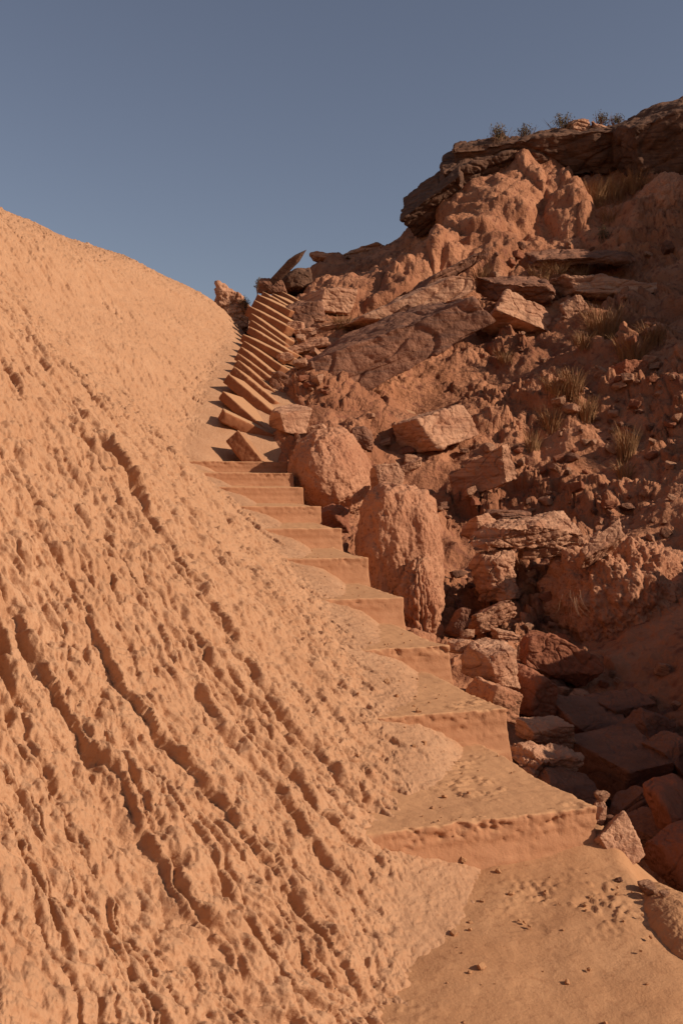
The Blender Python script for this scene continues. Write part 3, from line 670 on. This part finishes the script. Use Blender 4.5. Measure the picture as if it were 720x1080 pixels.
    zones = [  # px box, count, size range in photo pixels, label, group
     ((585,715,380,470), 62, (5, 17), 'small angular stone in the rubble apron of the upper right slope', 'rubble on the right slope'),
     ((500,715,470,600), 62, (5, 18), 'brown stone strewn on the dim slope above the table-like slab', 'stones above the table-like slab'),
     ((470,600,600,690), 30, (8, 24), 'shaded stone in the gully behind the mottled boulder', 'stones in the gully'),
     ((590,715,700,790), 26, (8, 22), 'stone lying in the deep shade below the ribbed mud mound', 'stones in the deep shade'),
     ((600,715,800,900), 20, (16, 40), 'dark stone packed among the shaded boulders right of the lowest steps', 'dark packing stones'),
     ((298,345,330,420), 26, (6, 16), 'loose stone between the upper flight and the diagonal slab', 'loose stones by the upper flight'),
     ((380,520,420,560), 30, (6, 18), 'stone on the red slope around the pitted block', 'stones around the pitted block'),
     ((545,650,705,850), 18, (16, 36), 'small flat stone wedged among the blocks beside the lower steps', 'flat stones beside the lower steps'),
     ((500,700,250,380), 46, (5, 16), 'small stone among the dry tufts below the mud domes', 'stones among the dry tufts')]
    for (x0, x1, y0, y1), cnt, (s0, s1), lab, grp in zones:
        for i in range(cnt):
            px, py = rg.uniform(x0, x1), rg.uniform(y0, y1)
            p = on_slope(px, py)
            o = bpy.data.objects.new('stone', protos[rg.randint(9)]); COL.objects.link(o)
            sz = (s0 + (s1 - s0) * rg.rand() ** 2) * p[1] / F
            o.scale = (sz,) * 3
            o.rotation_euler = (rg.normal(0, .35), rg.normal(0, .35), rg.uniform(0, 6.3))
            o.location = (p[0], p[1] - .1 * sz, p[2] + sz * .12)
            tag(o, lab, 'stone', grp)
    # pebbles and clods on the path and lower treads
    clods = []
    for i in range(5):
        me = protos[i].copy(); me.materials.clear(); me.materials.append(M['sand']); clods.append(me)
    for i in range(42):
        u = rg.rand()
        if u < .6: x, y = rg.normal(.72, .2), rg.normal(3.0, .12)
        else: x, y = rg.uniform(.2, .95), rg.uniform(2.2, 3.1)
        if x > .95: continue
        sz = rg.uniform(.005, .014) * (1.6 if rg.rand() < .1 else 1)
        z = np.interp(y, [0, 1.5, 3.36, 4.5], [-1.50, -1.345, -1.125, -1.10])
        o = bpy.data.objects.new('pebble', clods[rg.randint(5)]); COL.objects.link(o)
        o.scale = (sz,) * 3; o.rotation_euler = (rg.normal(0, .4), rg.normal(0, .4), rg.uniform(0, 6.3)); o.location = (x, y, z + sz * .3)
        tag(o, 'tiny clod of dried mud lying on the sandy path', 'pebble', 'clods on the path')

def build_litter():
    rg = np.random.RandomState(12)
    base = [o for o in COL.objects if o.name.startswith('pebble')][:8]
    for i in range(60):
        k = rg.randint(0, 5); px, py, d, _ = STEPS[k]
        x0, y0, _ = at(px, py, d)
        u, v = rg.uniform(.05, .75) ** 1.2, rg.uniform(.08, .70)
        x, y = x0 - u * .95 - v * .31, y0 - u * .31 + v * .95
        p = drop(x, y)
        o = base[rg.randint(8)].copy(); COL.objects.link(o)
        sz = rg.uniform(.005, .014); o.scale = (sz,) * 3; o.location = (p[0], p[1], p[2] + sz * .25); o.rotation_euler[2] = rg.uniform(0, 6)
        tag(o, 'tiny crumb of mud lying on one of the lower stair treads', 'pebble', 'crumbs on the treads')
    for i in range(60):
        y = rg.uniform(1.9, 5.2); x = float(np.interp(y, FY, FX)) + abs(rg.normal(0, .10)) + .02
        p = drop(x, y); o = base[rg.randint(8)].copy(); COL.objects.link(o)
        sz = .005 + .022 * rg.rand() ** 3; o.scale = (sz,) * 3; o.location = (p[0], p[1], p[2] + sz * .25); o.rotation_euler = (rg.normal(0, .4), rg.normal(0, .4), rg.uniform(0, 6))
        tag(o, 'crumb of dried mud fallen to the foot of the pale hill', 'pebble', 'crumbs at the foot of the hill')
    rock0 = [o for o in COL.objects if o.name.startswith('stone')][:8]
    for i in range(16):
        y = rg.uniform(2.45, 3.45); x = float(np.interp(y, [1.5, 2.4, 2.9, 3.4, 3.8], [1.15, 1.00, .93, .87, .84])) + rg.normal(.03, .03)
        p = drop(x, y); o = rock0[rg.randint(8)].copy(); COL.objects.link(o)
        sz = rg.uniform(.015, .05); o.scale = (sz,) * 3; o.location = (p[0], p[1], p[2] + sz * .2)
        tag(o, 'small stone on the crumbling right edge of the sandy path', 'stone', 'stones along the path edge')

# ------------------------------------------------------------------ plants
def tuft_mesh(seed, n, h, spread, wid, bend=.5, name='dry_grass'):
    rg = np.random.RandomState(seed); V = []; Q = []
    for i in range(n):
        a = rg.uniform(0, 2 * math.pi); r0 = spread * .6 * rg.rand() ** .5
        base = np.array([math.cos(a) * r0, math.sin(a) * r0, math.sin(a) * r0 * .45 - h * .25 * rg.rand() ** 2 - .02])
        a2 = a + rg.normal(0, .6); L = h * rg.uniform(.45, 1.05); out = spread * rg.uniform(.2, 1.0)
        dirn = np.array([math.cos(a2), math.sin(a2), 0]); side = np.array([-math.sin(a2), math.cos(a2), 0]) * wid * rg.uniform(.6, 1.2)
        b0 = len(V)
        for k in range(4):
            t = k / 3.0
            p = base + dirn * out * t ** (1 + bend) + np.array([0, 0, L * (t - .22 * bend * t * t)])
            V += [p - side * (1 - .8 * t), p + side * (1 - .8 * t)]
        for k in range(3): Q.append([b0 + 2*k, b0 + 2*k + 1, b0 + 2*k + 3, b0 + 2*k + 2])
    return mesh_from(np.array(V), np.array(Q), name, False)

def bush_mesh(seed, n, h, spread, name='leaves'):
    rg = np.random.RandomState(seed); V = []; Q = []
    for i in range(n):                         # twigs with small leaves along them
        a = rg.uniform(0, 2 * math.pi); el = rg.uniform(.35, 1.5)
        tip = np.array([math.cos(a) * math.cos(el) * spread, math.sin(a) * math.cos(el) * spread, math.sin(el) * h]) * rg.uniform(.6, 1.05)
        for k in range(9):
            p = tip * (.35 + .65 * rg.rand()) + rg.normal(0, .03 * spread, 3)
            u = rg.normal(0, 1, 3); u[2] = abs(u[2]) + .5; u /= np.linalg.norm(u); s = np.cross(u, rg.normal(0, 1, 3)); s /= np.linalg.norm(s) + 1e-6
            l = .10 * h * rg.uniform(.5, 1.3); ww = l * .22; b = len(V)
            V += [p, p + u * l * .5 + s * ww, p + u * l, p + u * l * .5 - s * ww]; Q.append([b, b+1, b+2, b+3])
    return mesh_from(np.array(V), np.array(Q), name, False)

def plant_at(p, lab, name, cat, meshes, grp=None, rz=0):
    if len(meshes) == 1:
        o = link(name, meshes[0][1], meshes[0][2]); o.location = p; o.rotation_euler[2] = rz
    else:
        o = bpy.data.objects.new(name, None); COL.objects.link(o); o.location = p; o.rotation_euler[2] = rz
        for (nm, me, mt) in meshes: link(nm, me, mt, o)
    return tag(o, lab, cat, grp)

def drop(x, y, z0=40.):
    ok, loc, *_ = scene.ray_cast(DG(), (x, y, z0), (0, 0, -1))
    return np.array(loc) if ok else np.array((x, y, 0))
_dg = []
def DG():
    if not _dg:
        bpy.context.view_layer.update(); _dg.append(bpy.context.evaluated_depsgraph_get())
    return _dg[0]

def build_plants():
    G = [ # px, py of the root, height px, spread px, blades, label
     (640,352,46,44,260,'big straw-coloured grass tuft under the long low ledge'),
     (664,372,34,40,170,'straw tuft just below and right of the biggest one'),
     (690,358,26,30,120,'dim straw tuft at the right edge under the shaded ledge'),
     (612,362,22,26,100,'low straw tuft left of the biggest one'),
     (628,208,34,30,170,'upright straw clump at the left end of the row on the saddle'),
     (648,204,30,34,160,'fullest straw clump in the row on the saddle'),
     (668,200,28,28,140,'right-hand straw clump in the row on the saddle'),
     (686,196,22,22,90,'faint straw clump near the shaded shoulder'),
     (565,288,18,26,90,'short straw patch on the ledge left of centre'),
     (588,284,18,30,110,'short straw patch in the middle of the lit ledge'),
     (608,286,16,26,90,'short straw patch at the right of the lit ledge'),
     (508,292,22,20,80,'thin straw tuft left of the dark overhung ledge'),
     (600,412,34,26,120,'tall thin straw tuft amid the rubble'),
     (618,440,36,20,110,'thin straw tuft below the tall one amid rubble'),
     (578,448,30,24,100,'sparse straw tuft over the dark bank'),
     (660,478,46,22,130,'tall reddish straw tuft on the right-hand rubble'),
     (656,500,26,22,80,'small straw tuft beneath the tall reddish one'),
     (582,408,22,30,90,'wide straw tuft at the edge of the dark bank'),
     (360,340,17,26,110,'golden tuft on a ledge stone beside the gully head'),
     (530,380,18,20,60,'tiny straw tuft on the lit slope below the triangular slab'),
     (560,470,30,18,70,'straggling straw tuft hanging on the dark bank'),
     (640,228,22,24,80,'straw tuft just under the saddle row'),
    ]
    for i, (px, py, h, sp, n, lab) in enumerate(G):
        p = on_slope(px, py); k = p[1] / F; n = int(n * 1.9); sp *= 1.35; h *= .9
        plant_at(p, lab, 'dry_grass', 'grass tuft', [('dry_grass', tuft_mesh(900 + i, n, h * k, sp * k * .5, .0035 + .00016 * p[1], .6), M['straw'])], 'dry grass tufts on the right slope')
    B = [
     (525,150,20,30,25.6,'leftmost small shrub on the long cap rock'), (553,146,17,28,25.7,'second low shrub on the long cap rock'),
     (592,136,19,32,25.9,'middle shrub on the cap rock beside the lit block'), (634,137,17,22,25.9,'shrub on the cap rock right of the lit block'),
     (650,139,15,20,25.8,'last shrub on the cap rock before the saddle'), (684,124,12,18,25.4,'tiny shrub on the rising dark shoulder'),
     (273,305,15,12,20.6,'spiky little bush against the sky at the stair head'), (258,322,12,14,20.8,'dark scrub between the pale outcrop and the stair head'),
     (636,258,18,16,21.5,'dark low bush below the conical mud peak')]
    for i, (px, py, h, sp, d, lab) in enumerate(B):
        p = at(px, py + 2, d); k = d / F
        p = drop(p[0], d, p[2] + 3.0) if i != 6 and i != 7 else p
        plant_at(p, lab, 'shrub', 'shrub', [('leaves', bush_mesh(950 + i, 85, h * k, sp * k * .55), M['scrub']),
                 ('stem', tuft_mesh(970 + i, 26, h * k * .9, sp * k * .5, .012, .2, 'stem'), M['root'])], 'shrubs along the skyline' if i < 6 else None)
    # roots hanging from the ribbed mound
    me = tuft_mesh(990, 40, .26, .18, .0022, .9, 'hanging_roots')
    co = np.zeros(len(me.vertices) * 3, np.float32); me.vertices.foreach_get('co', co); co = co.reshape(-1, 3); co[:,2] *= -1
    me.vertices.foreach_set('co', co.ravel())
    plant_at(at(600, 634, 8.05), 'bunch of dry roots dangling down the face of the ribbed mud mound', 'hanging_roots', 'roots', [('hanging_roots', me, M['root'])])

# ------------------------------------------------------------------ far ground, light, camera
def build_world():
    xs = np.array([-600., 600.])
    V = [(-900,-900,-3.2), (900,-900,-3.2), (900,900,-3.2), (-900,900,-3.2)]
    g = link('ground', mesh_from(V, [[0,1,2,3]], 'ground'), M['sand']); g['kind'] = 'structure'
    sd = Vector((.82, -.27, .465)).normalized()
    el = math.asin(sd.z); az = math.atan2(sd.x, sd.y)
    w = bpy.data.worlds.new('World'); scene.world = w; w.use_nodes = True
    nt = w.node_tree; bg = nt.nodes['Background']
    sky = nt.nodes.new('ShaderNodeTexSky'); sky.sky_type = 'NISHITA'; sky.sun_disc = False
    sky.sun_elevation = el; sky.sun_rotation = az; sky.dust_density = .5; sky.air_density = 1.0
    hs = nt.nodes.new('ShaderNodeHueSaturation'); hs.inputs['Saturation'].default_value = .74; hs.inputs['Hue'].default_value = .512; hs.inputs['Value'].default_value = 1.0
    nt.links.new(sky.outputs[0], hs.inputs['Color']); nt.links.new(hs.outputs[0], bg.inputs['Color'])
    bg.inputs['Strength'].default_value = .073
    L = bpy.data.lights.new('sun', 'SUN'); L.energy = 4.9; L.angle = math.radians(.5); L.color = (1, .88, .74)
    lo = bpy.data.objects.new('sun', L); COL.objects.link(lo)
    lo.rotation_euler = (-sd).to_track_quat('-Z', 'Y').to_euler()
    cam = bpy.data.cameras.new('camera'); co = bpy.data.objects.new('camera', cam); COL.objects.link(co)
    cam.sensor_fit = 'VERTICAL'; cam.sensor_height = 36; cam.lens = 36 * F / 1080; cam.clip_end = 4000; cam.clip_start = .05
    co.rotation_euler = (math.pi / 2, 0, 0)
    scene.camera = co
    vs = scene.view_settings; vs.view_transform = 'Standard'; vs.look = 'None'; vs.exposure = 0.0; vs.gamma = 1; vs.use_curve_mapping = False
    scene.cycles.max_bounces = 6; scene.cycles.diffuse_bounces = 2

build_world()
build_hill()
build_slope()
build_path()
build_stairs()
build_rocks()
build_litter()
build_plants()
